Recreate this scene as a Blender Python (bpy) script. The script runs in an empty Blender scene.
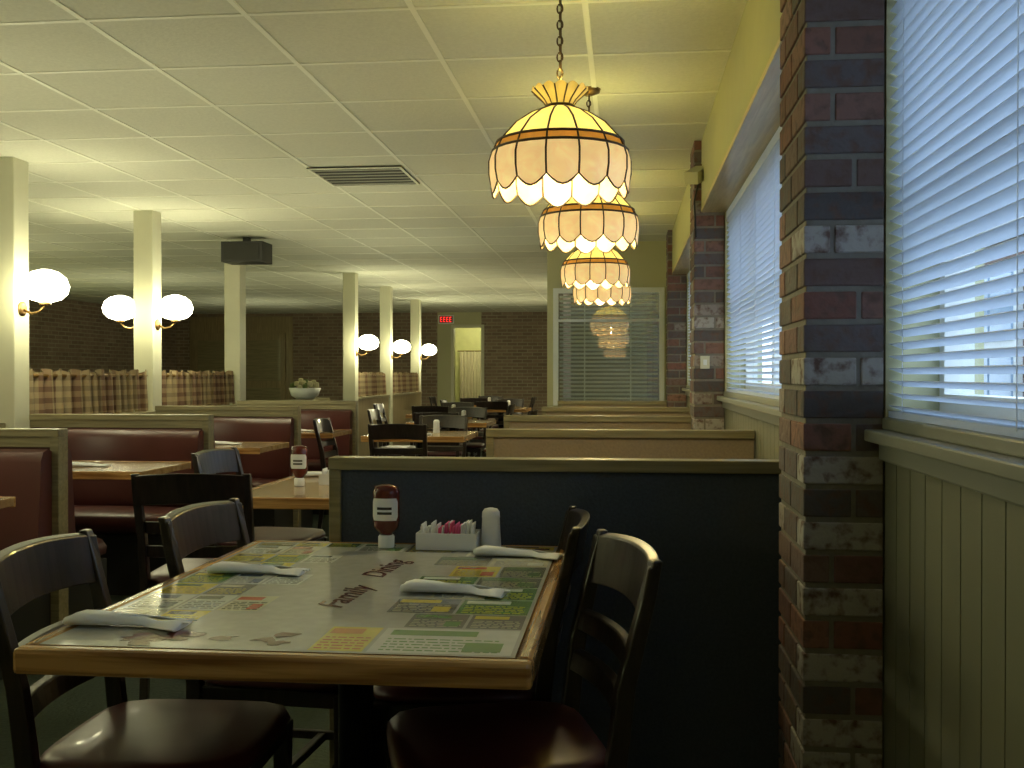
import bpy, math, random
from mathutils import Vector, Matrix
random.seed(7)
S = bpy.context.scene
COL = S.collection
pi = math.pi

# ------------------------------------------------------------------ materials
def nt(name):
    m = bpy.data.materials.new(name); m.use_nodes = True
    t = m.node_tree; b = t.nodes['Principled BSDF']
    return m, t, b
def mixcol(t, fac, a, b):
    n = t.nodes.new('ShaderNodeMix'); n.data_type = 'RGBA'
    if hasattr(fac, 'node'): t.links.new(fac, n.inputs[0])
    else: n.inputs[0].default_value = fac
    for i, v in ((6, a), (7, b)):
        if hasattr(v, 'node'): t.links.new(v, n.inputs[i])
        else: n.inputs[i].default_value = (*v, 1)
    return n.outputs[2]
def M(name, col, rough=.5, metal=0, var=.15, scale=8, bump=0, emis=None, es=0, coat=0, stretch=(1,1,1), trans=0):
    m, t, b = nt(name)
    tc = t.nodes.new('ShaderNodeTexCoord'); mp = t.nodes.new('ShaderNodeMapping')
    mp.inputs['Scale'].default_value = stretch
    t.links.new(tc.outputs['Object'], mp.inputs[0])
    nz = t.nodes.new('ShaderNodeTexNoise'); nz.inputs['Scale'].default_value = scale
    nz.inputs['Detail'].default_value = 4
    t.links.new(mp.outputs[0], nz.inputs['Vector'])
    lo = tuple(c*(1-var) for c in col); hi = tuple(min(1, c*(1+var)) for c in col)
    t.links.new(mixcol(t, nz.outputs['Fac'], lo, hi), b.inputs['Base Color'])
    b.inputs['Roughness'].default_value = rough; b.inputs['Metallic'].default_value = metal
    b.inputs['Coat Weight'].default_value = coat; b.inputs['Coat Roughness'].default_value = .06
    if bump:
        bp = t.nodes.new('ShaderNodeBump'); bp.inputs['Strength'].default_value = bump
        bp.inputs['Distance'].default_value = .01
        t.links.new(nz.outputs['Fac'], bp.inputs['Height']); t.links.new(bp.outputs[0], b.inputs['Normal'])
    if trans:
        tr = t.nodes.new('ShaderNodeBsdfTranslucent'); tr.inputs[0].default_value = (*col, 1)
        mx = t.nodes.new('ShaderNodeMixShader'); mx.inputs[0].default_value = trans
        t.links.new(b.outputs[0], mx.inputs[1]); t.links.new(tr.outputs[0], mx.inputs[2])
        t.links.new(mx.outputs[0], t.nodes['Material Output'].inputs[0])
    return m
def wood(name, a, c, axis='X', rough=.3, coat=.3, sc=1.0):
    m, t, b = nt(name)
    tc = t.nodes.new('ShaderNodeTexCoord'); mp = t.nodes.new('ShaderNodeMapping')
    mp.inputs['Scale'].default_value = {'X': (3*sc, 60*sc, 60*sc), 'Y': (60*sc, 3*sc, 60*sc), 'Z': (60*sc, 60*sc, 3*sc)}[axis]
    t.links.new(tc.outputs['Object'], mp.inputs[0])
    nz = t.nodes.new('ShaderNodeTexNoise'); nz.inputs['Scale'].default_value = 1.0; nz.inputs['Detail'].default_value = 6
    nz.inputs['Distortion'].default_value = .6
    t.links.new(mp.outputs[0], nz.inputs['Vector'])
    cr = t.nodes.new('ShaderNodeValToRGB'); cr.color_ramp.elements[0].position = .35; cr.color_ramp.elements[1].position = .65
    cr.color_ramp.elements[0].color = (*a, 1); cr.color_ramp.elements[1].color = (*c, 1)
    t.links.new(nz.outputs['Fac'], cr.inputs[0]); t.links.new(cr.outputs[0], b.inputs['Base Color'])
    b.inputs['Roughness'].default_value = rough; b.inputs['Coat Weight'].default_value = coat
    return m
def brickmat(name, axis, c1=(.20,.14,.10), c2=(.36,.27,.19), mo=(.44,.42,.33)):
    m, t, b = nt(name)
    tc = t.nodes.new('ShaderNodeTexCoord'); sp = t.nodes.new('ShaderNodeSeparateXYZ'); cb = t.nodes.new('ShaderNodeCombineXYZ')
    t.links.new(tc.outputs['Object'], sp.inputs[0])
    t.links.new(sp.outputs[axis], cb.inputs[0]); t.links.new(sp.outputs['Z'], cb.inputs[1])
    br = t.nodes.new('ShaderNodeTexBrick'); t.links.new(cb.outputs[0], br.inputs['Vector'])
    for k, v in (('Scale', 1), ('Brick Width', .21), ('Row Height', .07), ('Mortar Size', .008), ('Mortar Smooth', .2)):
        br.inputs[k].default_value = v
    br.inputs['Color1'].default_value = (*c1, 1); br.inputs['Color2'].default_value = (*c2, 1); br.inputs['Mortar'].default_value = (*mo, 1)
    nz = t.nodes.new('ShaderNodeTexNoise'); nz.inputs['Scale'].default_value = 3
    t.links.new(tc.outputs['Object'], nz.inputs['Vector'])
    t.links.new(mixcol(t, nz.outputs['Fac'], c1, br.outputs['Color']), b.inputs['Base Color'])
    bp = t.nodes.new('ShaderNodeBump'); bp.invert = True; bp.inputs['Strength'].default_value = .6; bp.inputs['Distance'].default_value = .01
    t.links.new(br.outputs['Fac'], bp.inputs['Height']); t.links.new(bp.outputs[0], b.inputs['Normal'])
    b.inputs['Roughness'].default_value = .85
    return m

m_wall = M('painted_wall_olive', (.48,.47,.29), .7, var=.06, scale=3)
m_wain = M('wainscot_paint', (.16,.16,.11), .55, var=.1, scale=5)
m_groove = M('wainscot_groove', (.10,.10,.07), .8)
m_sill = M('sill_paint', (.24,.25,.22), .35, var=.08)
m_white = M('white_paint', (.75,.78,.78), .4, var=.04)
m_post = M('cream_post_paint', (.60,.59,.45), .5, var=.06)
m_tile = M('ceiling_tile', (.64,.64,.53), .9, var=.12, scale=70, bump=.25)
m_tbar = M('ceiling_tbar', (.80,.80,.68), .5, var=.03)
m_carpet = M('carpet_green', (.035,.05,.035), .95, var=.5, scale=60, bump=.4)
m_dark = wood('dark_chair_wood', (.012,.008,.008), (.028,.018,.016), 'Z', .3, .3)
m_vinyl = M('red_vinyl', (.06,.007,.009), .42, var=.2, scale=5, coat=.05)
m_maroon = M('maroon_vinyl', (.075,.018,.016), .42, var=.25, scale=4, bump=.15)
m_oak = wood('oak_edge', (.26,.115,.035), (.62,.35,.12), 'X', .25, .6)
m_oaky = wood('oak_edge_side', (.26,.115,.035), (.62,.35,.12), 'Y', .25, .6)
m_tabletop = wood('table_top_wood', (.30,.18,.08), (.44,.29,.14), 'X', .22, .3, .4)
m_trim = wood('booth_trim_wood', (.20,.17,.09), (.29,.25,.14), 'X', .4, .2)
m_navy = M('divider_fabric_navy', (.06,.075,.105), .9, var=.35, scale=120, bump=.2)
m_tan = M('divider_fabric_tan', (.30,.23,.15), .9, var=.2, scale=90, bump=.2)
m_iron = M('black_iron', (.012,.012,.013), .4, metal=.6)
m_brass = M('aged_brass', (.20,.12,.04), .4, metal=.8)
m_lead = M('lamp_leading', (.07,.040,.014), .5, metal=.3)
m_nap = M('napkin_paper', (.84,.87,.92), .85, var=.05, scale=30, bump=.2)
m_plast = M('white_plastic', (.82,.84,.86), .35, var=.03)
m_ketch = M('ketchup_red', (.10,.008,.006), .2, coat=.5)
m_pink = M('pink_paper', (.75,.12,.32), .7)
m_asph = M('asphalt', (.20,.21,.23), .9)
m_mort = M('mortar', (.20,.185,.165), .9, var=.2, scale=40, bump=.4)
m_black = M('black_plastic', (.02,.02,.02), .5)
m_panel = wood('wood_panelling', (.24,.18,.10), (.34,.27,.15), 'Z', .5, .1)

def shade(name, es, ecol, tfac=.55):
    m, t, b = nt(name)
    tc = t.nodes.new('ShaderNodeTexCoord')
    nz = t.nodes.new('ShaderNodeTexNoise'); nz.inputs['Scale'].default_value = 14; nz.inputs['Detail'].default_value = 3; nz.inputs['Distortion'].default_value = 1
    t.links.new(tc.outputs['Object'], nz.inputs['Vector'])
    c = mixcol(t, nz.outputs['Fac'], tuple(x*.55 for x in ecol), ecol)
    t.links.new(c, b.inputs['Base Color']); t.links.new(c, b.inputs['Emission Color'])
    b.inputs['Emission Strength'].default_value = es; b.inputs['Roughness'].default_value = .25
    tr = t.nodes.new('ShaderNodeBsdfTranslucent'); t.links.new(c, tr.inputs['Color'])
    mx = t.nodes.new('ShaderNodeMixShader'); mx.inputs[0].default_value = tfac
    t.links.new(b.outputs[0], mx.inputs[1]); t.links.new(tr.outputs[0], mx.inputs[2])
    t.links.new(mx.outputs[0], t.nodes['Material Output'].inputs[0])
    return m
m_gcream = shade('stained_glass_cream', 1.05, (1,.80,.20), .10)
m_gamber = shade('stained_glass_amber', .40, (.60,.26,.04), .06)
m_gskirt = shade('stained_glass_blush', .62, (.95,.66,.30), .04)
m_gcrown = shade('stained_glass_crown', .22, (.50,.36,.14), .15)
def emat(name, col, s):
    m = bpy.data.materials.new(name); m.use_nodes = True; t = m.node_tree
    t.nodes.remove(t.nodes['Principled BSDF'])
    e = t.nodes.new('ShaderNodeEmission'); e.inputs[0].default_value = (*col, 1); e.inputs[1].default_value = s
    t.links.new(e.outputs[0], t.nodes['Material Output'].inputs[0]); return m
m_bulb = emat('lit_bulb', (1,.9,.55), 14)
m_scon = emat('lit_frosted_glass', (1,.96,.66), 12)
m_exit = emat('exit_red', (1,.04,.03), 1.8)

def vcolbrick():
    m, t, b = nt('pillar_brick')
    a = t.nodes.new('ShaderNodeAttribute'); a.attribute_name = 'Col'
    tc = t.nodes.new('ShaderNodeTexCoord')
    nz = t.nodes.new('ShaderNodeTexNoise'); nz.inputs['Scale'].default_value = 34; nz.inputs['Detail'].default_value = 8
    t.links.new(tc.outputs['Object'], nz.inputs['Vector'])
    cr = t.nodes.new('ShaderNodeValToRGB'); cr.color_ramp.elements[0].position = .33; cr.color_ramp.elements[1].position = .52
    t.links.new(nz.outputs['Fac'], cr.inputs[0])
    c = mixcol(t, cr.outputs[0], (.12,.07,.06), a.outputs['Color'])
    t.links.new(c, b.inputs['Base Color']); b.inputs['Roughness'].default_value = .85
    bp = t.nodes.new('ShaderNodeBump'); bp.inputs['Strength'].default_value = .6; bp.inputs['Distance'].default_value = .008
    t.links.new(nz.outputs['Fac'], bp.inputs['Height']); t.links.new(bp.outputs[0], b.inputs['Normal'])
    return m
m_vbrick = vcolbrick()

def plaid():
    m, t, b = nt('plaid_curtain')
    tc = t.nodes.new('ShaderNodeTexCoord')
    outs = []
    for ax, sc in (('Y', 70), ('Z', 85)):
        sp = t.nodes.new('ShaderNodeSeparateXYZ'); t.links.new(tc.outputs['Object'], sp.inputs[0])
        mu = t.nodes.new('ShaderNodeMath'); mu.operation = 'MULTIPLY'; mu.inputs[1].default_value = sc; t.links.new(sp.outputs[ax], mu.inputs[0])
        si = t.nodes.new('ShaderNodeMath'); si.operation = 'SINE'; t.links.new(mu.outputs[0], si.inputs[0])
        gt = t.nodes.new('ShaderNodeMath'); gt.operation = 'GREATER_THAN'; gt.inputs[1].default_value = .1; t.links.new(si.outputs[0], gt.inputs[0])
        outs.append(gt.outputs[0])
    a = mixcol(t, outs[0], (.32,.25,.14), (.16,.085,.05))
    c = mixcol(t, outs[1], (.27,.20,.11), (.09,.05,.03))
    t.links.new(mixcol(t, .5, a, c), b.inputs['Base Color']); b.inputs['Roughness'].default_value = .9
    return m
m_plaid = plaid()
def glassmat(name='window_glass', tint=(.92,.96,.97), refl=.12):
    m = bpy.data.materials.new(name); m.use_nodes = True; t = m.node_tree
    t.nodes.remove(t.nodes['Principled BSDF'])
    tr = t.nodes.new('ShaderNodeBsdfTransparent'); tr.inputs[0].default_value = (*tint,1)
    gl = t.nodes.new('ShaderNodeBsdfGlossy'); gl.inputs['Roughness'].default_value = .02
    mx = t.nodes.new('ShaderNodeMixShader'); mx.inputs[0].default_value = refl
    t.links.new(tr.outputs[0], mx.inputs[1]); t.links.new(gl.outputs[0], mx.inputs[2]); t.links.new(mx.outputs[0], t.nodes['Material Output'].inputs[0])
    return m
m_glass = glassmat()
m_glassr = glassmat('reflective_glass', (.95,.97,.94), .32)
m_glassw = glassmat('tinted_glass', (.78,.74,.46), .05)

# ------------------------------------------------------------------ mesh builder
class B:
    def __init__(s): s.v = []; s.f = []; s.mi = []; s.mats = []; s.sm = []; s.fc = []
    def m(s, mat):
        if mat not in s.mats: s.mats.append(mat)
        return s.mats.index(mat)
    def face(s, idx, mat, smooth=False, col=None):
        s.f.append(idx); s.mi.append(s.m(mat)); s.sm.append(smooth); s.fc.append(col)
    def box(s, x0, x1, y0, y1, z0, z1, mat, col=None):
        n = len(s.v)
        s.v += [(x0,y0,z0),(x1,y0,z0),(x1,y1,z0),(x0,y1,z0),(x0,y0,z1),(x1,y0,z1),(x1,y1,z1),(x0,y1,z1)]
        for q in ((0,3,2,1),(4,5,6,7),(0,1,5,4),(1,2,6,5),(2,3,7,6),(3,0,4,7)):
            s.face([n+i for i in q], mat, False, col)
    def sweep(s, pts, A, Bv, mat, smooth=False):
        n = len(s.v); k = len(pts)
        for i, p in enumerate(pts):
            a = Vector(A[i] if isinstance(A, list) else A); b = Vector(Bv[i] if isinstance(Bv, list) else Bv); p = Vector(p)
            for sa, sb in ((-1,-1),(1,-1),(1,1),(-1,1)): s.v.append(tuple(p+a*sa+b*sb))
        for i in range(k-1):
            for j in range(4):
                a0 = n+i*4+j; a1 = n+i*4+(j+1)%4
                s.face([a0, a1, a1+4, a0+4], mat, smooth)
        s.face([n+3,n+2,n+1,n], mat); e = n+(k-1)*4; s.face([e,e+1,e+2,e+3], mat)
    def tube(s, pts, r, mat, seg=8):
        n = len(s.v); k = len(pts); P = [Vector(p) for p in pts]
        for i, p in enumerate(P):
            t = (P[min(i+1,k-1)]-P[max(i-1,0)]).normalized()
            u = t.cross(Vector((0,0,1)) if abs(t.z) < .9 else Vector((1,0,0))).normalized(); w = t.cross(u)
            rr = r[i] if isinstance(r, list) else r
            for j in range(seg):
                a = 2*pi*j/seg; s.v.append(tuple(p+u*math.cos(a)*rr+w*math.sin(a)*rr))
        for i in range(k-1):
            for j in range(seg):
                a0 = n+i*seg+j; a1 = n+i*seg+(j+1)%seg
                s.face([a0,a1,a1+seg,a0+seg], mat, True)
        s.face([n+j for j in range(seg)][::-1], mat); s.face([n+(k-1)*seg+j for j in range(seg)], mat)
    def lathe(s, prof, mat, c=(0,0,0), seg=24, sx=1, sy=1, cap=True):
        n = len(s.v); k = len(prof)
        for r, z in prof:
            for j in range(seg):
                a = 2*pi*j/seg; s.v.append((c[0]+r*math.cos(a)*sx, c[1]+r*math.sin(a)*sy, c[2]+z))
        for i in range(k-1):
            mm = mat[i] if isinstance(mat, list) else mat
            for j in range(seg):
                a0 = n+i*seg+j; a1 = n+i*seg+(j+1)%seg
                s.face([a0,a1,a1+seg,a0+seg], mm, True)
        if cap:
            m0 = mat[0] if isinstance(mat, list) else mat; m1 = mat[-1] if isinstance(mat, list) else mat
            s.face([n+j for j in range(seg)][::-1], m0); s.face([n+(k-1)*seg+j for j in range(seg)], m1)
    def cushion(s, cx, cy, z0, z1, hx, hy, mat, p=5, seg=32):
        n = len(s.v); H = z1-z0
        L = [(.9,0),(1,.2),(1.01,.5),(.97,.8),(.88,.95),(.5,1.03),(.02,1.08)]
        for sc, h in L:
            for j in range(seg):
                a = 2*pi*j/seg; ca, sa = math.cos(a), math.sin(a)
                r = (abs(ca)**p+abs(sa)**p)**(-1/p)
                s.v.append((cx+hx*sc*r*ca, cy+hy*sc*r*sa, z0+H*h))
        for i in range(len(L)-1):
            for j in range(seg):
                a0 = n+i*seg+j; a1 = n+i*seg+(j+1)%seg
                s.face([a0,a1,a1+seg,a0+seg], mat, True)
        s.face([n+j for j in range(seg)][::-1], mat); s.face([n+(len(L)-1)*seg+j for j in range(seg)], mat, True)
    def mesh(s, name):
        me = bpy.data.meshes.new(name); me.from_pydata(s.v, [], s.f)
        for m in s.mats: me.materials.append(m)
        for p, mi, sm in zip(me.polygons, s.mi, s.sm): p.material_index = mi; p.use_smooth = sm
        if any(c is not None for c in s.fc):
            ca = me.color_attributes.new('Col', 'FLOAT_COLOR', 'CORNER')
            for p, c in zip(me.polygons, s.fc):
                c = c or (.2,.1,.08)
                for li in p.loop_indices: ca.data[li].color = (*c, 1)
        me.validate(); me.update(); return me
    def obj(s, name, loc=(0,0,0), rz=0, bevel=0, parent=None):
        return place(s.mesh(name), name, loc, rz, bevel, parent)
def place(me, name, loc=(0,0,0), rz=0, bevel=0, parent=None):
    o = bpy.data.objects.new(name, me); COL.objects.link(o); o.location = loc; o.rotation_euler = (0,0,rz)
    if bevel:
        b = o.modifiers.new('bev', 'BEVEL'); b.width = bevel; b.segments = 2; b.limit_method = 'ANGLE'; b.angle_limit = .8
    if parent: o.parent = parent
    return o
def empty(name, loc=(0,0,0), rz=0):
    o = bpy.data.objects.new(name, None); COL.objects.link(o); o.location = loc; o.rotation_euler = (0,0,rz); o.empty_display_size = .1; return o
def plight(name, loc, e, col, r=.05, parent=None):
    l = bpy.data.lights.new(name, 'POINT'); l.energy = e; l.color = col; l.shadow_soft_size = r
    o = bpy.data.objects.new(name, l); COL.objects.link(o); o.location = loc
    if parent: o.parent = parent
    return o

CZ = 2.52      # ceiling height
XW = .55       # right wall face
YF = 21.5      # far wall
XL = -9.5
# ------------------------------------------------------------------ shell
b = B(); b.box(XL-.2, XW+.2, -1.7, YF+3, -.1, 0, m_carpet); b.obj('floor')
b = B(); b.box(XL-.2, XW+.2, -1.7, YF+3, CZ, CZ+.1, m_tile)
x = -.75+.61
while x > XL:
    b.box(x-.011, x+.011, -1.5, YF, CZ-.004, CZ, m_tbar); x -= .61
y = 4.28-.61*9
while y < YF:
    b.box(XL, .42, y-.011, y+.011, CZ-.0035, CZ, m_tbar); y += .61
b.obj('ceiling')
# right wall with window openings
wins = [(.2, 2.30), (2.70, 5.88), (6.28, 9.47)]
WZ0, WZ1 = 1.13, 2.12
b = B()
b.box(XW+.012, XW+.2, -1.7, 10.5, 0, WZ0, m_groove)
b.box(XW, XW+.2, -1.7, wins[0][0], WZ0, CZ, m_wall)
for a, c in ((wins[0][1], wins[1][0]), (wins[1][1], wins[2][0]), (wins[2][1], 10.5)):
    b.box(XW, XW+.2, a, c, WZ0, CZ, m_wall)
for a, c in wins: b.box(XW, XW+.2, a, c, WZ1, CZ, m_wall)
y = -1.6
while y < 10.2:
    b.box(XW, XW+.014, y, y+.098, .1, 1.08, m_wain); y += .103
b.obj('wall_right')
b = B(); b.box(XW-.012, XW, -1.6, 2.3, 0, .1, m_wain); b.box(XW-.012, XW, 2.67, 2.9, 0, .1, m_wain); b.obj('baseboard_right')
# soffit
m_soff = M('soffit_paint', (.36,.345,.17), .6, var=.06)
m_yel = wood('window_casing_wood', (.42,.32,.13), (.55,.44,.19), 'Y', .4, .2)
b = B(); b.box(.42, XW, -1.6, 10.3, WZ1+.02, CZ, m_soff); b.box(.418, XW, -1.6, 10.3, WZ1, WZ1+.022, m_yel); b.obj('trim_1')
# sills
for i, (a, c) in enumerate(wins):
    b = B()
    a2 = a-.02 if i else -1.0
    c2 = c+.02 if i else c-.002
    b.box(XW-.045, XW+.06, a2, c2, 1.08, 1.105, m_sill)
    b.box(XW-.015, XW+.0, a2, c2, 1.04, 1.08, m_sill)
    b.box(XW-.008, XW+.03, a2, c2, 1.105, WZ0, m_sill)
    b.obj('trim_%d' % (i+2), bevel=.004)
# windows
for i, (a, c) in enumerate(wins):
    b = B(); X = XW+.14
    w = .05
    b.box(X-.03, X+.03, a, c, WZ0, WZ0+w, m_white); b.box(X-.03, X+.03, a, c, WZ1-w, WZ1, m_white)
    n = 3 if i else 2
    for k in range(n+1):
        yy = a+(c-a)*k/n
        y0 = max(a, yy-w/2-.01); y1 = min(c, yy+w/2+.01)
        b.box(X-.03, X+.03, y0, y1, WZ0+w, WZ1-w, m_white)
    b.box(X-.02, X+.02, a+w, c-w, 1.60, 1.63, m_white)
    b.box(X+.0, X+.004, a+.03, c-.03, WZ0+.03, WZ1-.03, m_glass)
    b.obj('window_%d' % (i+1))
# blinds: slats tilted with the room-side edge up, slightly translucent vinyl
m_slat = M('blind_slat', (.80,.85,.92), .45, var=.04, trans=.5)
for i, (a, c) in enumerate(wins):
    b = B(); cx = XW+.021; z = WZ0+.02; d = .0165; tl = math.radians(-20)
    while z < WZ1-.05:
        dx, dz = d*math.cos(tl), d*math.sin(tl)
        b.sweep([(cx, a+.006, z), (cx, c-.006, z)], (dx,0,dz), (-.0009*math.sin(tl),0,.0009), m_slat)
        z += .026
    b.box(cx-.018, cx+.022, a+.004, c-.004, WZ1-.045, WZ1-.003, m_slat)
    b.box(cx-.016, cx+.018, a+.004, c-.004, WZ0+.001, WZ0+.014, m_slat)
    k = max(3, int((c-a)/.5))
    for j in range(k):
        yy = a+.12+(c-a-.24)*j/(k-1)
        b.box(cx-.018, cx-.0168, yy-.0015, yy+.0015, WZ0+.01, WZ1-.04, m_slat)
    b.obj('window_blind')
# far & other walls
m_bx = brickmat('brick_wall_x', 'X'); m_by = brickmat('brick_wall_y', 'Y')
DX0, DX1 = -3.52, -2.95
b = B()
b.box(XL, DX0-.35, YF, YF+.15, 0, CZ, m_bx)
b.box(DX0-.35, DX0, YF, YF+.15, 0, CZ, m_wall); b.box(DX0, DX1, YF, YF+.15, 2.2, CZ, m_wall)
b.box(DX1, -.6, YF, YF+.15, 0, CZ, m_bx)
b.box(-9.2, -6.95, YF-.03, YF, 0, 2.45, m_panel)
b.obj('wall_far')
b = B()
for xx in (-9.1, -8.05):
    b.box(xx, xx+.95, YF-.07, YF-.032, 0, 2.1, m_panel)
    b.box(xx+.1, xx+.85, YF-.075, YF-.07, .2, .95, m_trim); b.box(xx+.1, xx+.85, YF-.075, YF-.07, 1.1, 1.95, m_trim)
b.obj('door_1', bevel=.004)
b = B(); b.box(DX0-.06, DX0, YF-.03, YF, 0, 2.26, m_post); b.box(DX1, DX1+.06, YF-.03, YF, 0, 2.26, m_post); b.box(DX0, DX1, YF-.03, YF, 2.2, 2.26, m_post); b.obj('trim_5')
# hall behind doorway
m_hall = M('hall_paint', (.60,.60,.30), .6)
b = B(); b.box(-4.6, -2.0, YF+2, YF+2.1, 0, CZ, m_hall); b.box(-4.7, -4.6, YF+.15, YF+2, 0, CZ, m_hall); b.box(-2.0, -1.9, YF+.15, YF+2, 0, CZ, m_hall); b.obj('wall_hall')
plight('hall_ceiling_light', (-3.3, YF+1.0, 2.35), 26, (1,.96,.55), .1)
def curtain(bb, p0, p1, z0, z1, folds, amp, mat, rows=4):
    p0, p1 = Vector(p0), Vector(p1); d = p1-p0; nrm = Vector((-d.y, d.x, 0)).normalized(); N = folds*6; st = len(bb.v)
    for r in range(rows+1):
        z = z0+(z1-z0)*r/rows
        for i in range(N+1):
            t = i/N; a = amp*math.sin(2*pi*folds*t+.9*math.sin(9*t)+.5*math.sin(23*t))*(1.2-.5*r/rows)
            zz = z + (.014*math.sin(2*pi*folds*t*.63+1) if r in (0, rows) else 0)
            p = p0+d*t+nrm*a; bb.v.append((p.x, p.y, zz))
    for r in range(rows):
        for i in range(N):
            q = st+r*(N+1)+i; bb.face([q, q+1, q+N+2, q+N+1], mat, True)
m_lc = M('light_curtain', (.62,.56,.42), .9)
b = B()
curtain(b, (-3.70, YF+1.9, 0), (-3.15, YF+1.9, 0), .3, 1.75, 8, .02, m_lc)
b.tube([(-3.75, YF+1.9, 1.76), (-3.1, YF+1.9, 1.76)], .012, m_brass); b.obj('door_curtain')
# left wall: brick with tinted windows added out of view to light the ceiling
LW = [(0.5, 5.0), (5.4, 9.9), (10.3, 14.8)]
b = B(); b.box(XL-.15, XL, -1.6, YF, 0, .9, m_by); b.box(XL-.15, XL, -1.6, YF, 2.3, CZ, m_by)
for a, c in ((-1.6, .5), (5.0, 5.4), (9.9, 10.3), (14.8, YF)): b.box(XL-.15, XL, a, c, .9, 2.3, m_by)
b.obj('wall_left')
for i, (a, c) in enumerate(LW):
    b = B()
    for k in range(4):
        yy = a+(c-a-.05)*k/3; b.box(XL-.12, XL-.04, yy, yy+.05, .9, 2.3, m_post)
    b.box(XL-.12, XL-.04, a, c, .9, .95, m_post); b.box(XL-.12, XL-.04, a, c, 2.25, 2.3, m_post)
    b.box(XL-.085, XL-.08, a+.02, c-.02, .93, 2.27, m_glassw); b.obj('window_%d' % (i+5))
b = B(); b.box(XL, XW, -1.75, -1.6, 0, CZ, m_wall); b.obj('wall_back')
# projecting room at right back
PX = -.76; PY = 10.3
b = B()
b.box(PX, -.685, PY, PY+.15, 0, CZ, m_wall); b.box(.36, XW, PY, PY+.15, 0, CZ, m_wall)
b.box(-.685, .36, PY, PY+.15, 0, .945, m_wall); b.box(-.685, .36, PY, PY+.15, 2.05, CZ, m_wall)
b.box(PX, PX+.15, PY+.15, YF, 0, CZ, m_bx); b.box(-.6, XW, PY+1.4, PY+1.5, 0, CZ, m_groove)
b.obj('wall_partition')
b = B(); w = .05
b.box(-.70, -.70+w, PY-.03, PY, .92, 2.07, m_white); b.box(.36-w+.02, .38, PY-.03, PY, .92, 2.07, m_white)
b.box(-.70+w, .33, PY-.03, PY, .92, .92+w, m_white); b.box(-.70+w, .33, PY-.03, PY, 2.02, 2.07, m_white)
b.box(-.65, .33, PY-.02, PY-.003, 1.74, 1.765, m_white)
n = len(b.v); b.v += [(-.66,PY-.002,.95),(.34,PY-.002,.95),(.34,PY+.009,2.04),(-.66,PY+.009,2.04)]; b.face([n,n+1,n+2,n+3], m_glassr)
m_slat2 = M('interior_slat', (.72,.74,.64), .5, trans=.2)
z = .99
while z < 2.0:
    b.sweep([(-.64, PY+.045, z), (.32, PY+.045, z)], (0,.010,-.009), (0,.0006,.0008), m_slat2); z += .040
for xx in (-.4, .05): b.box(xx, xx+.012, PY+.027, PY+.031, .97, 2.02, m_slat2)
b.obj('window_4')
plight('side_room_light', (-.1, PY+.8, 2.2), 6, (1,.95,.6), .1)

# ------------------------------------------------------------------ brick pillars
def pillar(y0, x0=.38, dx=.168, dy=.36, name='brick_pillar', whites=()):
    bb = B(); ch = .0705
    bb.box(x0+.005, x0+dx, y0+.005, y0+dy-.005, 0, CZ-.001, m_mort)
    n = int(CZ/ch)
    def colr(k, front):
        if k in whites and front: return (.38,.36,.35)
        r = random.random()
        if r < .06: return (.28,.25,.24)
        if r < .42: return random.choice([(.09,.08,.085),(.12,.10,.105)])
        base = random.choice([(.18,.08,.065),(.20,.10,.08),(.15,.075,.07),(.15,.10,.095),(.22,.12,.10)])
        q = random.uniform(.85,1.2); return tuple(c*q for c in base)
    for k in range(n+1):
        z0 = k*ch; z1 = min(z0+ch-.012, CZ-.002)
        if z1-z0 < .01: continue
        if k % 2 == 0:
            bb.box(x0, x0+dx-.002, y0, y0+.085, z0, z1, m_vbrick, colr(k, True))
            ys = [(.096,.265), (.276, dy)]
        else:
            xs = random.choice([.055, .10, .11])
            bb.box(x0, x0+xs, y0, y0+.17, z0, z1, m_vbrick, colr(k, k in whites))
            bb.box(x0+xs+.010, x0+dx-.002, y0+random.uniform(0,.003), y0+.17, z0, z1, m_vbrick, colr(k, True))
            ys = [(.181, dy)]
        for a, c in ys: bb.box(x0, x0+dx-.002, y0+a, y0+c, z0, z1, m_vbrick, colr(k, False))
    return bb.obj(name, bevel=.003)
pillar(2.3, whites=(21, 17, 10, 12, 8, 6, 5, 14, 1))
pillar(5.9, whites=(13, 21)); pillar(9.5)
b = B()
b.box(-.03,.03,-.03,0,-.05,.05,m_brass); b.tube([(0,-.03,0),(-.02,-.10,-.02)],.012,m_black)
b.sweep([(-.02,-.08,0),(-.09,-.22,-.06)],(.035,0,0),(0,.01,.035),m_post)
b.tube([(0,-.015,.05),(-.01,-.02,.07),(.0,-.015,.1)],.006,m_black)
b.tube([(-.035,-.01,-.04),(-.06,-.02,-.15),(-.05,-.012,-.35)],.005,m_black)
b.obj('security_camera', (.44, 5.9, 2.33))
b = B(); b.box(-.025,.025,-.018,0,-.035,.035,m_post); b.box(-.010,.010,-.021,-.018,-.015,.015,m_white); b.obj('wall_thermostat', (.44,5.9,1.29), bevel=.004)

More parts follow.
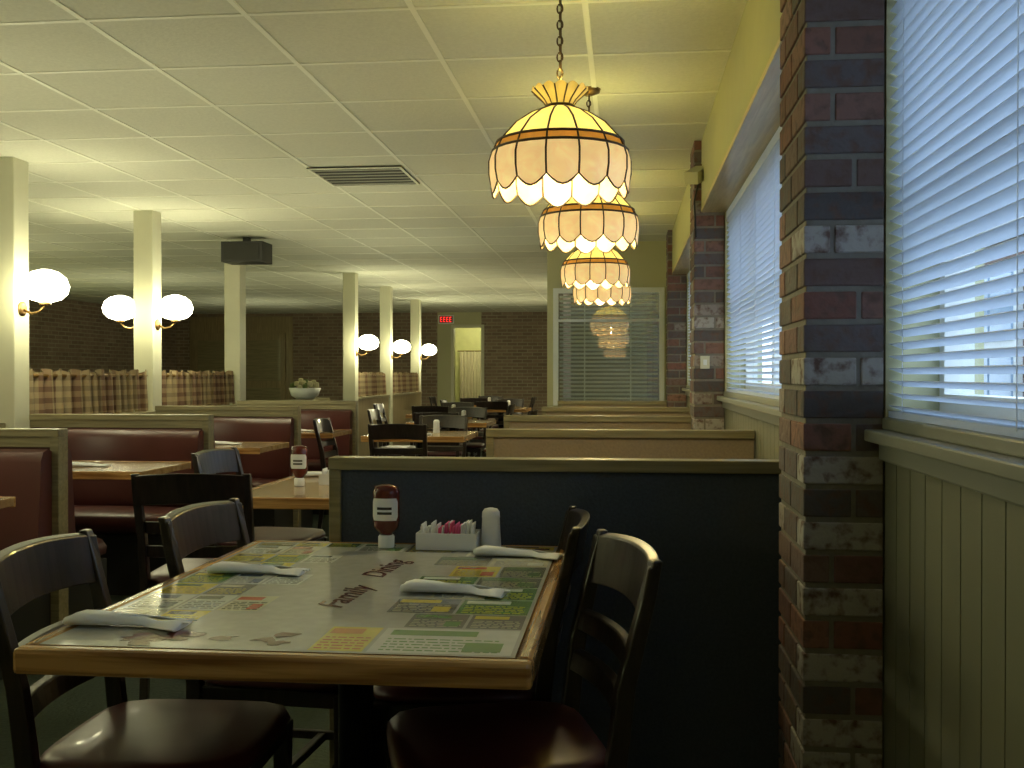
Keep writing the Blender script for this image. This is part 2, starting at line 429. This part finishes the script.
# ------------------------------------------------------------------ posts, low walls, curtains
posts = [(-3.75,2.0),(-3.75,4.0),(-3.7,5.99),(-3.78,8.01),(-3.8,9.95),(-3.48,13.1),(-3.5,15.2),(-3.6,17.9)]
bb = B(); bb.box(-.08,.08,-.08,.08,0,CZ,m_post); bb.box(-.092,.092,-.092,.092,0,.12,m_post)
me_post = bb.mesh('square_post')
for p in posts: place(me_post, 'square_post', (p[0], p[1], 0), bevel=.006)
def lowwall(y0, y1, x):
    bb = B(); bb.box(x-.06, x+.06, y0, y1, 0, .90, m_panel); bb.box(x-.08, x+.08, y0, y1, .90, .935, m_trim); bb.obj('low_partition', bevel=.004)
    bb = B(); curtain(bb, (x+.0, y0+.02, 0), (x+.0, y1-.02, 0), .94, 1.25, int((y1-y0)*9), .035, m_plaid, 5)
    bb.tube([(x, y0, 1.215), (x, y1, 1.215)], .012, m_brass); bb.obj('cafe_curtain')
lowwall(4.09, 5.9, -3.75); lowwall(6.08, 7.92, -3.75); lowwall(8.1, 9.86, -3.79)
lowwall(13.19, 15.1, -3.5); lowwall(15.3, 17.8, -3.55)
bb = B(); bb.box(-3.86,-3.74,10.05,12.98,0,.90,m_panel); bb.box(-3.88,-3.72,10.05,12.98,.90,.935,m_trim); bb.obj('low_partition')

# sconces
LC = (1,.95,.55)
def sconce(x, y, z, side, e=8, s=1.4):
    r = empty('wall_sconce', (x, y, z))
    bb = B()
    bb.lathe([(.045,0),(.045,.008),(.03,.015)], m_brass, seg=20)
    o = place(bb.mesh('backplate'), 'backplate', (0,0,0), parent=r); o.rotation_euler = (0, side*pi/2, 0)
    bb = B(); bb.tube([(0,0,0),(side*.06,0,-.03),(side*.11,0,-.02),(side*.15,0,.02)], .008, m_brass); bb.lathe([(.03,.02),(.035,.03),(.02,.04)], m_brass, (side*.15,0,0), 16)
    bb.obj('arm', parent=r)
    bb = B(); bb.lathe([(.03*s,.04),(.065*s,.055),(.09*s,.09),(.098*s,.135),(.085*s,.185),(.055*s,.22),(.02*s,.235)], m_scon, (side*.15,0,0), 24); bb.obj('glass_shade', parent=r)
    plight('bulb_light', (side*.15, -.19, .08), e, LC, .05, r)
    plight('bulb_glow', (side*.15, .19, .08), e, LC, .05, r)
sconce(-3.67, 2.0, 1.62, 1); sconce(-3.67, 4.0, 1.62, 1)  # added out of view on the nearest posts, as fill light
sconce(-3.62, 5.99, 1.62, 1); sconce(-3.86, 8.01, 1.62, -1); sconce(-3.70, 8.01, 1.62, 1)
sconce(-3.40, 13.1, 1.50, 1, 10); sconce(-3.42, 15.2, 1.50, 1, 10); sconce(-3.52, 17.9, 1.52, 1, 10)
for yy in (15.0, 18.0): sconce(-.76, yy, 1.2, -1, 9, 1.0)  # added where the partition hides them, to brighten the far room

# ------------------------------------------------------------------ pendant lamps
def lamp_meshes():
    N = 14; sub = 6
    sg = B(); ld = B()
    upper = [(.048,.262),(.10,.240),(.155,.203),(.203,.150)]
    band = [(.205,.147),(.218,.120)]
    skirt = [(.219,.118),(.228,.09),(.228,.05),(.221,.014)]
    crown = [(.042,.266),(.055,.285),(.092,.318)]
    def strip(prof, mat, bulge, scal, crownscal=0):
        st = len(sg.v)
        for k in range(N*sub+1):
            s = (k % sub)/sub; a = 2*pi*k/(N*sub)
            for i, (r, z) in enumerate(prof):
                rr = r*math.cos(pi/N)/math.cos((s-.5)*2*pi/N)*(1+bulge*math.sin(pi*s))
                zz = z
                if i == len(prof)-1: zz = z - scal*math.sin(pi*s) + crownscal*math.sin(pi*s)
                sg.v.append((rr*math.cos(a), rr*math.sin(a), zz))
        L = len(prof)
        for k in range(N*sub):
            for i in range(L-1):
                q = st+k*L+i; sg.face([q, q+L, q+L+1, q+1], mat, True)
    strip(upper, m_gcream, 0, 0); strip(band, m_gamber, .01, 0); strip(skirt, m_gskirt, .025, .034); strip(crown, m_gcrown, .0, 0, .012)
    for k in range(N):
        a = 2*pi*k/N
        ld.tube([(r*math.cos(a)*1.004, r*math.sin(a)*1.004, z) for r, z in upper+band+skirt], .0034, m_lead, 5)
        ld.tube([(r*math.cos(a), r*math.sin(a), z) for r, z in crown], .0026, m_lead, 5)
    def ring(r, z, t):
        ld.tube([(r*math.cos(2*pi*j/28), r*math.sin(2*pi*j/28), z) for j in range(29)], t, m_lead, 5)
    ring(.206,.148,.0045); ring(.220,.119,.0045); ring(.045,.264,.007)
    pts = []
    for k in range(N*sub+1):
        s = (k % sub)/sub; a = 2*pi*k/(N*sub); rr = .221*math.cos(pi/N)/math.cos((s-.5)*2*pi/N)*(1+.025*math.sin(pi*s))
        pts.append((rr*math.cos(a), rr*math.sin(a), .014-.034*math.sin(pi*s)))
    ld.tube(pts, .0032, m_lead, 5)
    ld.lathe([(.048,.260),(.048,.266),(.015,.28),(.012,.32)], m_brass, seg=16)
    bl = B(); bl.lathe([(.012,.19),(.02,.175),(.034,.145),(.036,.12),(.026,.095),(.006,.085)], m_bulb, seg=16)
    bl.lathe([(.015,.27),(.015,.19)], m_brass, seg=12)
    return sg.mesh('glass_shade'), ld.mesh('leading'), bl.mesh('bulb')
mg, ml, mb = lamp_meshes()
def chainmesh(length):
    c = B(); n = max(2, int(length/.026)); st = length/n
    for i in range(n):
        zc = st*(i+.5); pts = []
        for j in range(13):
            a = 2*pi*j/12; u = .009*math.cos(a); w = (st*.62)*math.sin(a)
            pts.append((u, 0, zc+w) if i % 2 == 0 else (0, u, zc+w))
        c.tube(pts, .0028, m_lead, 5)
    c.tube([(.004,0,0),(.004,.002,length/2),(.003,0,length)], .002, m_lead, 5)
    c.lathe([(.055,length-.0),(.05,length-.015),(.015,length-.03)], m_brass, seg=20)
    return c.mesh('chain')
def pendant(x, y, zb, s=1, e=14):
    r = empty('pendant_lamp', (x, y, zb))
    for me, nm in ((mg,'glass_shade'),(ml,'leading'),(mb,'bulb')):
        o = place(me, nm, parent=r); o.scale = (s,s,s); o.rotation_euler[2] = .1
    L = CZ-(zb+.31*s); place(chainmesh(L), 'chain', (0,0,.31*s), parent=r)
    plight('bulb_light', (0,0,.05*s), e, (1,.88,.45), .04, r)
    plight('bulb_uplight', (0,0,.34*s), e*.35, (1,.86,.22), .03, r)
pendant(-.21, 3.4, 1.82); pendant(-.165, 4.8, 1.82); pendant(-.195, 6.95, 1.82); pendant(-.18, 8.3, 1.80)
pendant(-.21, -.7, 1.82, 1, 3)  # added behind the camera as fill for the near table
for px, py in ((-6.3, 6.5), (-7.6, 9.2), (-8.6, 12.3)): pendant(px, py, 1.75, 1.2, 60)  # extra pendants added out of view to brighten the left room and ceiling
# added up-facing fill spots without fixtures, washing the ceiling over aisle and side room
def uplight(x, y, z, e):
    l = bpy.data.lights.new('fill_uplight', 'SPOT'); l.energy = e; l.color = (1,.98,.62); l.spot_size = math.radians(168); l.spot_blend = 1; l.shadow_soft_size = 0
    o = bpy.data.objects.new('fill_uplight', l); COL.objects.link(o); o.location = (x,y,z); o.rotation_euler = (pi,0,0)
for x, y, e in ((-1.9,2.0,11),(-2.05,4.6,22),(-2.05,7.2,30),(-2.3,10.0,32),(-2.9,13.6,28),(-2.5,17.6,26),(-6.3,9.5,34),(-6.5,13.5,38),(-6.5,18.0,38)):
    uplight(x, y, .95, e)

# ------------------------------------------------------------------ chairs
def chairmesh():
    c = B()
    for sx in (-1, 1):
        c.sweep([(sx*.185,.185,0),(sx*.19,.19,.44)], [(.013,0,0),(.019,0,0)], [(0,.013,0),(0,.019,0)], m_dark)
        c.sweep([(sx*.185,-.235,0),(sx*.19,-.20,.25),(sx*.192,-.195,.45),(sx*.196,-.215,.62),(sx*.20,-.26,.80),(sx*.20,-.275,.865)],
                (.015,0,0), [(0,.015,0),(0,.018,0),(0,.02,0),(0,.018,0),(0,.014,0),(0,.010,0)], m_dark)
        c.box(sx*.188-.009, sx*.188+.009, -.19, .18, .19, .215, m_dark)
    def rail(z, h, w, y, bow=.035, arch=0, th=.010):
        pts = [(w*t, y-bow*(1-t*t), z+arch*(1-t*t)) for t in [i/6-1 for i in range(13)]]
        c.sweep(pts, (0,th,-th*.25), (0,-h*.2,h), m_dark)
    rail(.80,.055,.215,-.256, .035, .012, .012); rail(.665,.022,.19,-.222,.03); rail(.575,.022,.19,-.204,.028)
    c.box(-.19,.19,.16,.18,.24,.265,m_dark); c.box(-.18,.18,-.012,.012,.19,.212,m_dark)
    c.box(-.20,.20,-.20,.205,.405,.445,m_dark)
    c.cushion(0,.01,.445,.485,.215,.215,m_vinyl)
    return c.mesh('dining_chair')
me_chair = chairmesh()
def chair(x, y, face):
    return place(me_chair, 'dining_chair', (x, y, 0), math.radians(face-90), .004)
chair(-.95, 2.10, 2); chair(-.86, 2.70, -4)
chair(-.26, 2.15, 180+16); chair(-.40, 2.63, 180+4)
chair(-1.58, 3.90, 96)

# ------------------------------------------------------------------ main table
def pedestal(c, cx, cy, zt, w=.3):
    c.lathe([(.045,.06),(.04,.1),(.04,zt-.03),(.05,zt-.02)], m_iron, (cx,cy,0), 16)
    c.box(cx-w, cx+w, cy-.04, cy+.04, .0, .035, m_iron); c.box(cx-.04, cx+.04, cy-w, cy+w, .0, .035, m_iron)
    c.lathe([(.09,.03),(.07,.06),(.045,.08)], m_iron, (cx,cy,0), 16)
    c.box(cx-.2, cx+.2, cy-.03, cy+.03, zt-.02, zt, m_iron); c.box(cx-.03, cx+.03, cy-.2, cy+.2, zt-.02, zt, m_iron)
T = empty('dining_table', (-.60, 2.30, 0))
hw, hd, e = .45, .60, .032
c = B()
c.box(-hw+e, hw-e, -hd+e, hd-e, .710, .7495, m_tabletop)
pedestal(c, 0, 0, .71, .34)
c.obj('pedestal', parent=T)
c = B(); c.box(-hw, hw, -hd, -hd+e, .703, .75, m_oak); c.box(-hw, hw, hd-e, hd, .703, .75, m_oak)
c.box(-hw, -hw+e, -hd+e, hd-e, .703, .75, m_oaky); c.box(hw-e, hw, -hd+e, hd-e, .703, .75, m_oaky)
o = c.obj('oak_edge', bevel=.009, parent=T)
def gl(name, col): return M(name, col, .16, var=.16, scale=35, coat=.2)
g = dict(base=gl('advert_sheet', (.46,.46,.43)), cr=gl('ad_cream', (.58,.56,.42)), yl=gl('ad_yellow', (.68,.56,.10)), gr=gl('ad_green', (.13,.28,.09)),
         rd=gl('ad_red', (.52,.11,.06)), dk=gl('ad_dark', (.045,.045,.045)), bl=gl('ad_blue', (.09,.16,.30)), br=gl('ad_brown', (.15,.035,.03)), wh=gl('ad_white', (.66,.68,.64)), og=gl('ad_orange', (.62,.27,.08)), gy=gl('ad_grey', (.18,.18,.17)))
c = B(); Z = .7496
def quad(x0,x1,y0,y1,lv,k):
    z = Z+.00025*lv; n = len(c.v); c.v += [(x0,y0,z),(x1,y0,z),(x1,y1,z),(x0,y1,z)]; c.face([n,n+1,n+2,n+3], g[k])
X0, X1, Y0, Y1 = -hw+e, hw-e, -hd+e, hd-e
quad(X0,X1,Y0,Y1,1,'base')
def ad(x0,x1,y0,y1,bg,fg,hd_):
    quad(x0,x1,y0,y1,2,bg)
    w, h = x1-x0, y1-y0
    quad(x0+w*.06,x1-w*.3,y1-h*.30,y1-h*.08,3,hd_)
    r = 5
    for i in range(r):
        yy = y0+h*.08+h*.55*i/r
        xx = x0+w*.07
        while xx < x1-w*.12:
            l = min(random.uniform(.006,.022), x1-w*.06-xx)
            quad(xx, xx+l, yy, yy+h*.04, 3, fg); xx += l+.004
    if random.random() < .5: quad(x1-w*.35,x1-w*.08,y0+h*.1,y0+h*.45,4,hd_)
ad(.06,.155,Y0+.01,Y0+.18,'yl','rd','og'); ad(.163,X1-.008,Y0+.01,Y0+.18,'wh','gr','gr')
seq = [('gy','cr','gr'),('wh','dk','gy'),('cr','bl','wh'),('gy','cr','yl'),('yl','dk','rd'),('gr','yl','wh'),('wh','dk','bl')]
cur = Y0+.19; k = 0
while cur < Y1-.06:
    h = [.11,.13,.12][k % 3]; ye = min(cur+h,Y1-.01)
    if k % 2: ad(.13,.262,cur,ye,*seq[(k+2) % 7]); ad(.268,X1-.008,cur,ye,*seq[(k+4) % 7])
    else: ad(.19,.30,cur,ye,*seq[k % 7]); ad(.306,X1-.008,cur,ye,*seq[(k+3) % 7])
    cur += h+.007; k += 1
seq2 = [('gy','yl','cr'),('wh','dk','bl'),('yl','dk','gr'),('gr','yl','yl'),('cr','dk','rd'),('yl','gr','gy'),('wh','bl','gy')]
cur = Y0+.16; k = 0
while cur < Y1-.06:
    h = [.12,.14,.11][k % 3]; ye = min(cur+h,Y1-.01)
    ad(X0+.008,X0+.11,cur,ye,*seq2[k % 7]); ad(X0+.116,X0+.20,cur,ye,*seq2[(k+5) % 7])
    if k % 2: ad(X0+.206,X0+.29,cur,ye,*seq2[(k+3) % 7])
    cur += h+.007; k += 1
xx = X0+.30
for i in range(2):
    ad(xx, xx+.13, Y1-.13, Y1-.01, *[('wh','dk','gr'),('gy','yl','yl')][i]); xx += .137
c.obj('advert_sheet', parent=T)
# emblem + lettering
c = B()
for i in range(14):
    n = len(c.v); cx = -.14+random.uniform(-.14,.14); cy = -.50+random.uniform(-.04,.04)
    for j in range(9):
        a = 2*pi*j/9; r = random.uniform(.008,.024); c.v.append((cx+r*math.cos(a)*1.4, cy+r*math.sin(a), Z+.0006+.00005*i))
    c.face([n+j for j in range(9)], g['br'])
c.obj('printed_emblem', parent=T)
for tx, x, y, s in (('Family', .03, -.24, .085), ('Dining', .04, .08, .085)):
    cu = bpy.data.curves.new('printed_lettering', 'FONT'); cu.body = tx; cu.size = s; cu.shear = .4; cu.offset = .001; cu.materials.append(g['br'])
    o = bpy.data.objects.new('printed_lettering', cu); COL.objects.link(o); o.parent = T; o.location = (x, y, Z+.0012); o.rotation_euler = (0,0,pi/2-.08)

# napkins
def napkinmesh(seed):
    random.seed(seed); c = B(); seg = 16; K = 13; L = .225; n = len(c.v)
    for i in range(K):
        t = i/(K-1); x = (t-.5)*L
        w = .026+.007*math.sin(t*pi*2.3)+random.uniform(-.0015,.0015); h = .010+.0025*math.sin(t*5+1)
        if t > .72: w += .012*(t-.72)/.28; h -= .003
        if i in (0, K-1): h *= .75
        for j in range(seg):
            a = 2*pi*j/seg; yy = w*math.cos(a); zz = h*math.sin(a)+h
            zz += .0025*math.sin(a*3+t*4) if zz > h else 0
            c.v.append((x, yy+.006*math.sin(t*4), max(0, zz)))
    for i in range(K-1):
        for j in range(seg):
            a0 = n+i*seg+j; a1 = n+i*seg+(j+1)%seg; c.face([a0,a1,a1+seg,a0+seg], m_nap, True)
    c.face([n+j for j in range(seg)][::-1], m_nap); c.face([n+(K-1)*seg+j for j in range(seg)], m_nap)
    c.sweep([(-.02,.0,.021),(.02,.028,.014),(.06,.048,.003),(.085,.055,.002)], [(.03,-.004,0)]*4, (0,0,.0012), m_nap)
    c.box(L/2-.01, L/2+.012, -.006, .006, .008, .011, m_nap)
    return c.mesh('rolled_napkin')
mn = [napkinmesh(i) for i in range(2)]
TZ = .7515
for i, (x, y, rz) in enumerate(((-.925,1.87,-.03),(-.865,2.40,.02),(-.365,2.225,-.1),(-.275,2.69,-.12))):
    place(mn[i % 2], 'rolled_napkin', (x, y, TZ), rz)
def ketchup():
    c = B()
    c.lathe([(.021,0),(.022,.004),(.022,.03),(.019,.034)], m_plast, seg=24)
    c.lathe([(.016,.033),(.02,.04),(.034,.055),(.037,.075),(.036,.12),(.037,.15),(.031,.166),(.012,.172)], m_ketch, seg=32, sy=.68)
    n = len(c.v); K = 12
    for i in range(K+1):
        for z in (.075,.085,.125,.135):
            sh = .85 if z in (.075,.135) else 1
            aa = pi*1.5+(i/K-.5)*2.2*sh
            c.v.append((.0385*math.cos(aa), .0385*.68*math.sin(aa), z))
    for i in range(K):
        for j in range(3):
            q = n+i*4+j; c.face([q, q+4, q+5, q+1], m_plast, True)
    for z in (.095,.108):
        c.sweep([(x, -.0269*math.sqrt(max(0,1-(x/.0385)**2))-.0003, z) for x in (-.02,-.01,0,.01,.02)], (0,.0004,0), (0,0,.0035), g['dk'])
    return c.mesh('ketchup_bottle')
mk = ketchup(); place(mk, 'ketchup_bottle', (-.645,2.80,TZ))
def caddy():
    c = B(); w, d, h = .082, .045, .045
    t = .003
    c.box(-w,w,-d,d,0,t,m_plast)
    c.box(-w,w,-d,-d+t,t,h,m_plast); c.box(-w,w,d-t,d,t,h,m_plast); c.box(-w,-w+t,-d+t,d-t,t,h,m_plast); c.box(w-t,w,-d+t,d-t,t,h,m_plast)
    c.box(-.002,.002,-d+t,d-t,t,h-.004,m_plast)
    random.seed(3)
    for i in range(22):
        x = -w+.012+ (2*w-.024)*i/21; mt = m_pink if 7 <= i <= 15 and i % 4 else m_nap
        hh = random.uniform(.056,.074)
        c.sweep([(x,random.uniform(-.004,.004),.004),(x+random.uniform(-.006,.008),0,hh)], (.002,0,0), (0,.032 if i % 3 else .028,0), mt)
    return c.mesh('sugar_packet_caddy')
mc = caddy(); place(mc, 'sugar_packet_caddy', (-.475,2.81,TZ), bevel=.001)
def shaker():
    c = B(); c.lathe([(.027,0),(.028,.005),(.024,.08),(.025,.082),(.024,.096),(.018,.105),(.006,.108)], m_plast, seg=24); return c.mesh('salt_shaker')
ms = shaker(); place(ms, 'salt_shaker', (-.362,2.83,TZ))

# ------------------------------------------------------------------ booth dividers, benches, tables
def divider(x0, x1, y, face=m_tan, zt=.985, th=.03):
    c = B(); w = x1-x0
    c.box(.03, w, -th+.006, th-.006, .0, zt-.035, face)
    c.box(0, w, -th-.006, th+.006, zt-.035, zt, m_trim)
    c.box(0, .035, -th, th, 0, zt-.035, m_trim)
    c.box(.035, w, -th, th, 0, .1, m_trim)
    return c.obj('booth_divider', (x0, y, 0), bevel=.003)
def bench(x0, x1, y, s, ztop=.90):
    c = B(); w = x1-x0; g0 = .042
    def bx(xa, xb, ya, yb, za, zb, m):
        ya, yb = sorted((s*ya, s*yb)); c.box(xa, xb, ya, yb, za, zb, m)
    bx(.02, w-.02, g0, .46, 0, .34, m_black)
    c.cushion(w/2, s*(g0+.235), .342, .455, w/2-.01, .225, m_maroon, 8, 48)
    prof = [(.0,.42),(.11,.42),(.115,.5),(.09,.75),(.085,.85),(.065,ztop-.01),(.03,ztop),(.0,ztop-.01)]
    n = len(c.v)
    for xa in (.01, w-.01):
        for py, pz in prof: c.v.append((xa, s*(g0+py), pz))
    K = len(prof)
    for j in range(K):
        j2 = (j+1) % K; c.face([n+j, n+j2, n+K+j2, n+K+j], m_maroon, j not in (0, K-1))
    c.face([n+j for j in range(K)], m_maroon); c.face([n+K+j for j in range(K)][::-1], m_maroon)
    return c.obj('booth_bench', (x0, y, 0))
def btable(x0, x1, y, d=.58):
    c = B(); w = x1-x0
    c.box(.02, w-.0, -d/2, d/2, .715, .749, m_tabletop); c.box(0, .02, -d/2, d/2, .71, .75, m_oaky)
    c.box(0.02, w, -d/2-.012, -d/2, .71, .75, m_oak); c.box(0.02, w, d/2, d/2+.012, .71, .75, m_oak)
    pedestal(c, w/2, 0, .715, .22)
    return c.obj('booth_table', (x0, y, 0), bevel=.003)
divider(-.84, .545, 2.95, m_navy)
divider(-.60, .545, 4.55); divider(-.70, .375, 6.08); divider(-.61, .545, 7.75); divider(-.61,.375,9.6)
for a, c2, xr, xr2 in ((2.95,4.55,.53,.53),(4.55,6.08,.53,.36),(6.08,7.75,.36,.53),(7.75,9.6,.53,.36)):
    bench(-.6, xr, a, 1, .84); bench(-.58, xr2, c2, -1, .84)
    btable(-.62, .35, (a+c2)/2, .5)
for y in (3.62, 5.2, 6.8): place(mn[0], 'rolled_napkin', (-.35, y, .7505), .3)
LX0, LX1 = -3.56, -2.44
ys = [2.7, 4.35, 6.0, 7.7, 9.4]
for y in ys:
    c = B(); w = LX1-LX0
    c.box(0, w-.035, -.024, .024, 0, .95, m_maroon); c.box(0, w, -.04, .04, .95, .985, m_trim); c.box(w-.04, w, -.04, .04, 0, .95, m_trim)
    c.box(0, w-.04, -.032, .032, .905, .95, m_trim)
    c.obj('booth_divider', (LX0, y, 0), bevel=.003)
for a, c2 in zip(ys[:-1], ys[1:]):
    bench(LX0+.02, LX1-.02, a, 1); bench(LX0+.02, LX1-.02, c2, -1)
    btable(LX0+.1, LX1+.1, (a+c2)/2, .58)
for x, y, r in ((-2.75,5.12,.2),(-3.3,5.25,-.1),(-2.7,6.85,.2),(-3.2,6.8,.1),(-2.7,8.5,.1),(-2.9,3.5,.2)):
    place(mn[1], 'rolled_napkin', (x, y, .7505), r)
place(ms, 'salt_shaker', (-3.4,6.95,.7505))

def freetable(x, y, hw=.42, hd=.55):
    c = B(); c.box(-hw+.03, hw-.03, -hd+.03, hd-.03, .71, .7495, m_tabletop)
    c.box(-hw, hw, -hd, -hd+.03, .705, .75, m_oak); c.box(-hw, hw, hd-.03, hd, .705, .75, m_oak)
    c.box(-hw, -hw+.03, -hd+.03, hd-.03, .705, .75, m_oaky); c.box(hw-.03, hw, -hd+.03, hd-.03, .705, .75, m_oaky)
    pedestal(c, 0, 0, .71, .28); return c.obj('dining_table', (x, y, 0), bevel=.005)
freetable(-1.13, 4.45, .42, .55)
place(mk, 'ketchup_bottle', (-1.37,4.32,.7505)); place(mc, 'sugar_packet_caddy', (-1.22,4.42,.7505)); place(ms, 'salt_shaker', (-1.10,4.48,.7505)); place(mn[0], 'rolled_napkin', (-1.38,4.75,.7505), .4)
chair(-1.65,4.75,-5)
for tx, ty in ((-1.62,8.3),(-1.75,10.6),(-2.2,12.7),(-1.75,14.8),(-2.3,16.9)):
    freetable(tx, ty, .40, .40)
    place(mn[0], 'rolled_napkin', (tx, ty-.2, .7505), .3); place(ms, 'salt_shaker', (tx+.1, ty+.1, .7505))
    chair(tx-.02, ty-.56, 90); chair(tx+.03, ty+.57, 270); chair(tx-.56, ty+.02, 0); chair(tx+.56, ty-.02, 180)

# vent, speaker, exit sign, planter
b = B(); m_vd = M('vent_dark', (.03,.03,.025), .8); m_vl = M('vent_louver', (.35,.35,.28), .5)
b.box(-.30,.30,-.30,.30,-.006,0,m_vd)
for q in (-.30,.285): b.box(q,q+.015,-.30,.30,-.012,-.006,m_tbar); b.box(-.285,.285,q,q+.015,-.012,-.006,m_tbar)
for i in range(6):
    yy = -.235+i*.094; b.box(-.28,.28,yy-.012,yy+.012,-.011,-.0065,m_vl)
b.obj('ceiling_vent', (-1.68,6.7,CZ-.0045))
b = B(); b.box(-.2,.2,-.14,.14,-.24,-.05,m_black); b.box(-.17,.17,-.146,-.14,-.22,-.07,m_vd); b.box(-.03,.03,-.03,.03,-.05,0,m_black); b.obj('ceiling_speaker', (-3.55,9.6,CZ-.004), bevel=.006)
b = B(); b.box(-.16,.16,-.05,0,-.09,.09,m_plast); b.box(-.14,.14,-.056,-.05,-.07,.07,m_black)
for xx in (-.10,-.035,.03,.095):
    b.box(xx-.022,xx-.012,-.058,-.056,-.05,.05,m_exit)
    for zz in (-.045,0,.045): b.box(xx-.012,xx+.02,-.058,-.056,zz-.008,zz+.008,m_exit)
b.obj('exit_sign', (-3.68,YF,2.37))
b = B(); b.lathe([(.10,0),(.16,.04),(.19,.13),(.18,.13),(.14,.05)], m_plast, seg=20)
m_fl = M('dried_flowers', (.55,.50,.32), .9, var=.4); m_lf = M('leafy_green', (.12,.16,.05), .8)
random.seed(4)
for i in range(40):
    a = random.uniform(0,6.28); r = random.uniform(0,.15); z = .13+random.uniform(0,.1)*(1-r*3)
    b.cushion(r*math.cos(a), r*math.sin(a), z-.02, z+.03, .03, .03, random.choice([m_fl,m_fl,m_lf]), 2, 8)
b.obj('flower_bowl', (-3.8,12.2,.936))

# ------------------------------------------------------------------ outside
b = B(); b.box(XW+.2, 60, -30, 70, -.25, -.1, m_asph); b.obj('ground')
m_by2 = brickmat('outside_brick', 'Y', (.12,.06,.05), (.2,.11,.09), (.3,.3,.3))
b = B(); b.box(3.6, 4.2, 5.5, 16, -.1, 2.5, m_by2); b.box(3.5, 4.3, 5.4, 16.1, 2.5, 2.7, m_white)
m_wg = M('outside_window_glass', (.25,.35,.5), .1)
for i in range(5):
    y = 6.0+i*2.0
    b.box(3.55,3.6,y,y+1.4,.7,2.3,m_white)
    for j in range(2):
        for k in range(2): b.box(3.53,3.552,y+.1+j*.63,y+.67+j*.63,.8+k*.75,1.45+k*.75,m_wg)
b.obj('neighbouring_building')
# ------------------------------------------------------------------ world
w = bpy.data.worlds.new('overcast'); S.world = w; w.use_nodes = True
bg = w.node_tree.nodes['Background']; bg.inputs[0].default_value = (.68,.82,1,1); bg.inputs[1].default_value = 4.2
for x, z0, z1, ws, ry in ((XW+.22, WZ0, WZ1, wins, pi/2), (XL-.17, .9, 2.3, LW, -pi/2)):
    for a, c in ws:
        l = bpy.data.lights.new('daylight_portal', 'AREA'); l.shape = 'RECTANGLE'; l.size = z1-z0; l.size_y = c-a
        l.cycles.is_portal = True
        o = bpy.data.objects.new('daylight_portal', l); COL.objects.link(o); o.location = (x, (a+c)/2, (z0+z1)/2); o.rotation_euler = (0, ry, 0)
# ------------------------------------------------------------------ camera
cd = bpy.data.cameras.new('camera'); cam = bpy.data.objects.new('camera', cd); COL.objects.link(cam)
cd.sensor_width = 36; cd.lens = 1050*36/1024; cd.clip_start = .02
cam.location = (0,0,1.22); cam.rotation_euler = (math.radians(90-.49), 0, math.radians(6.14)); S.camera = cam
S.view_settings.view_transform = 'Standard'
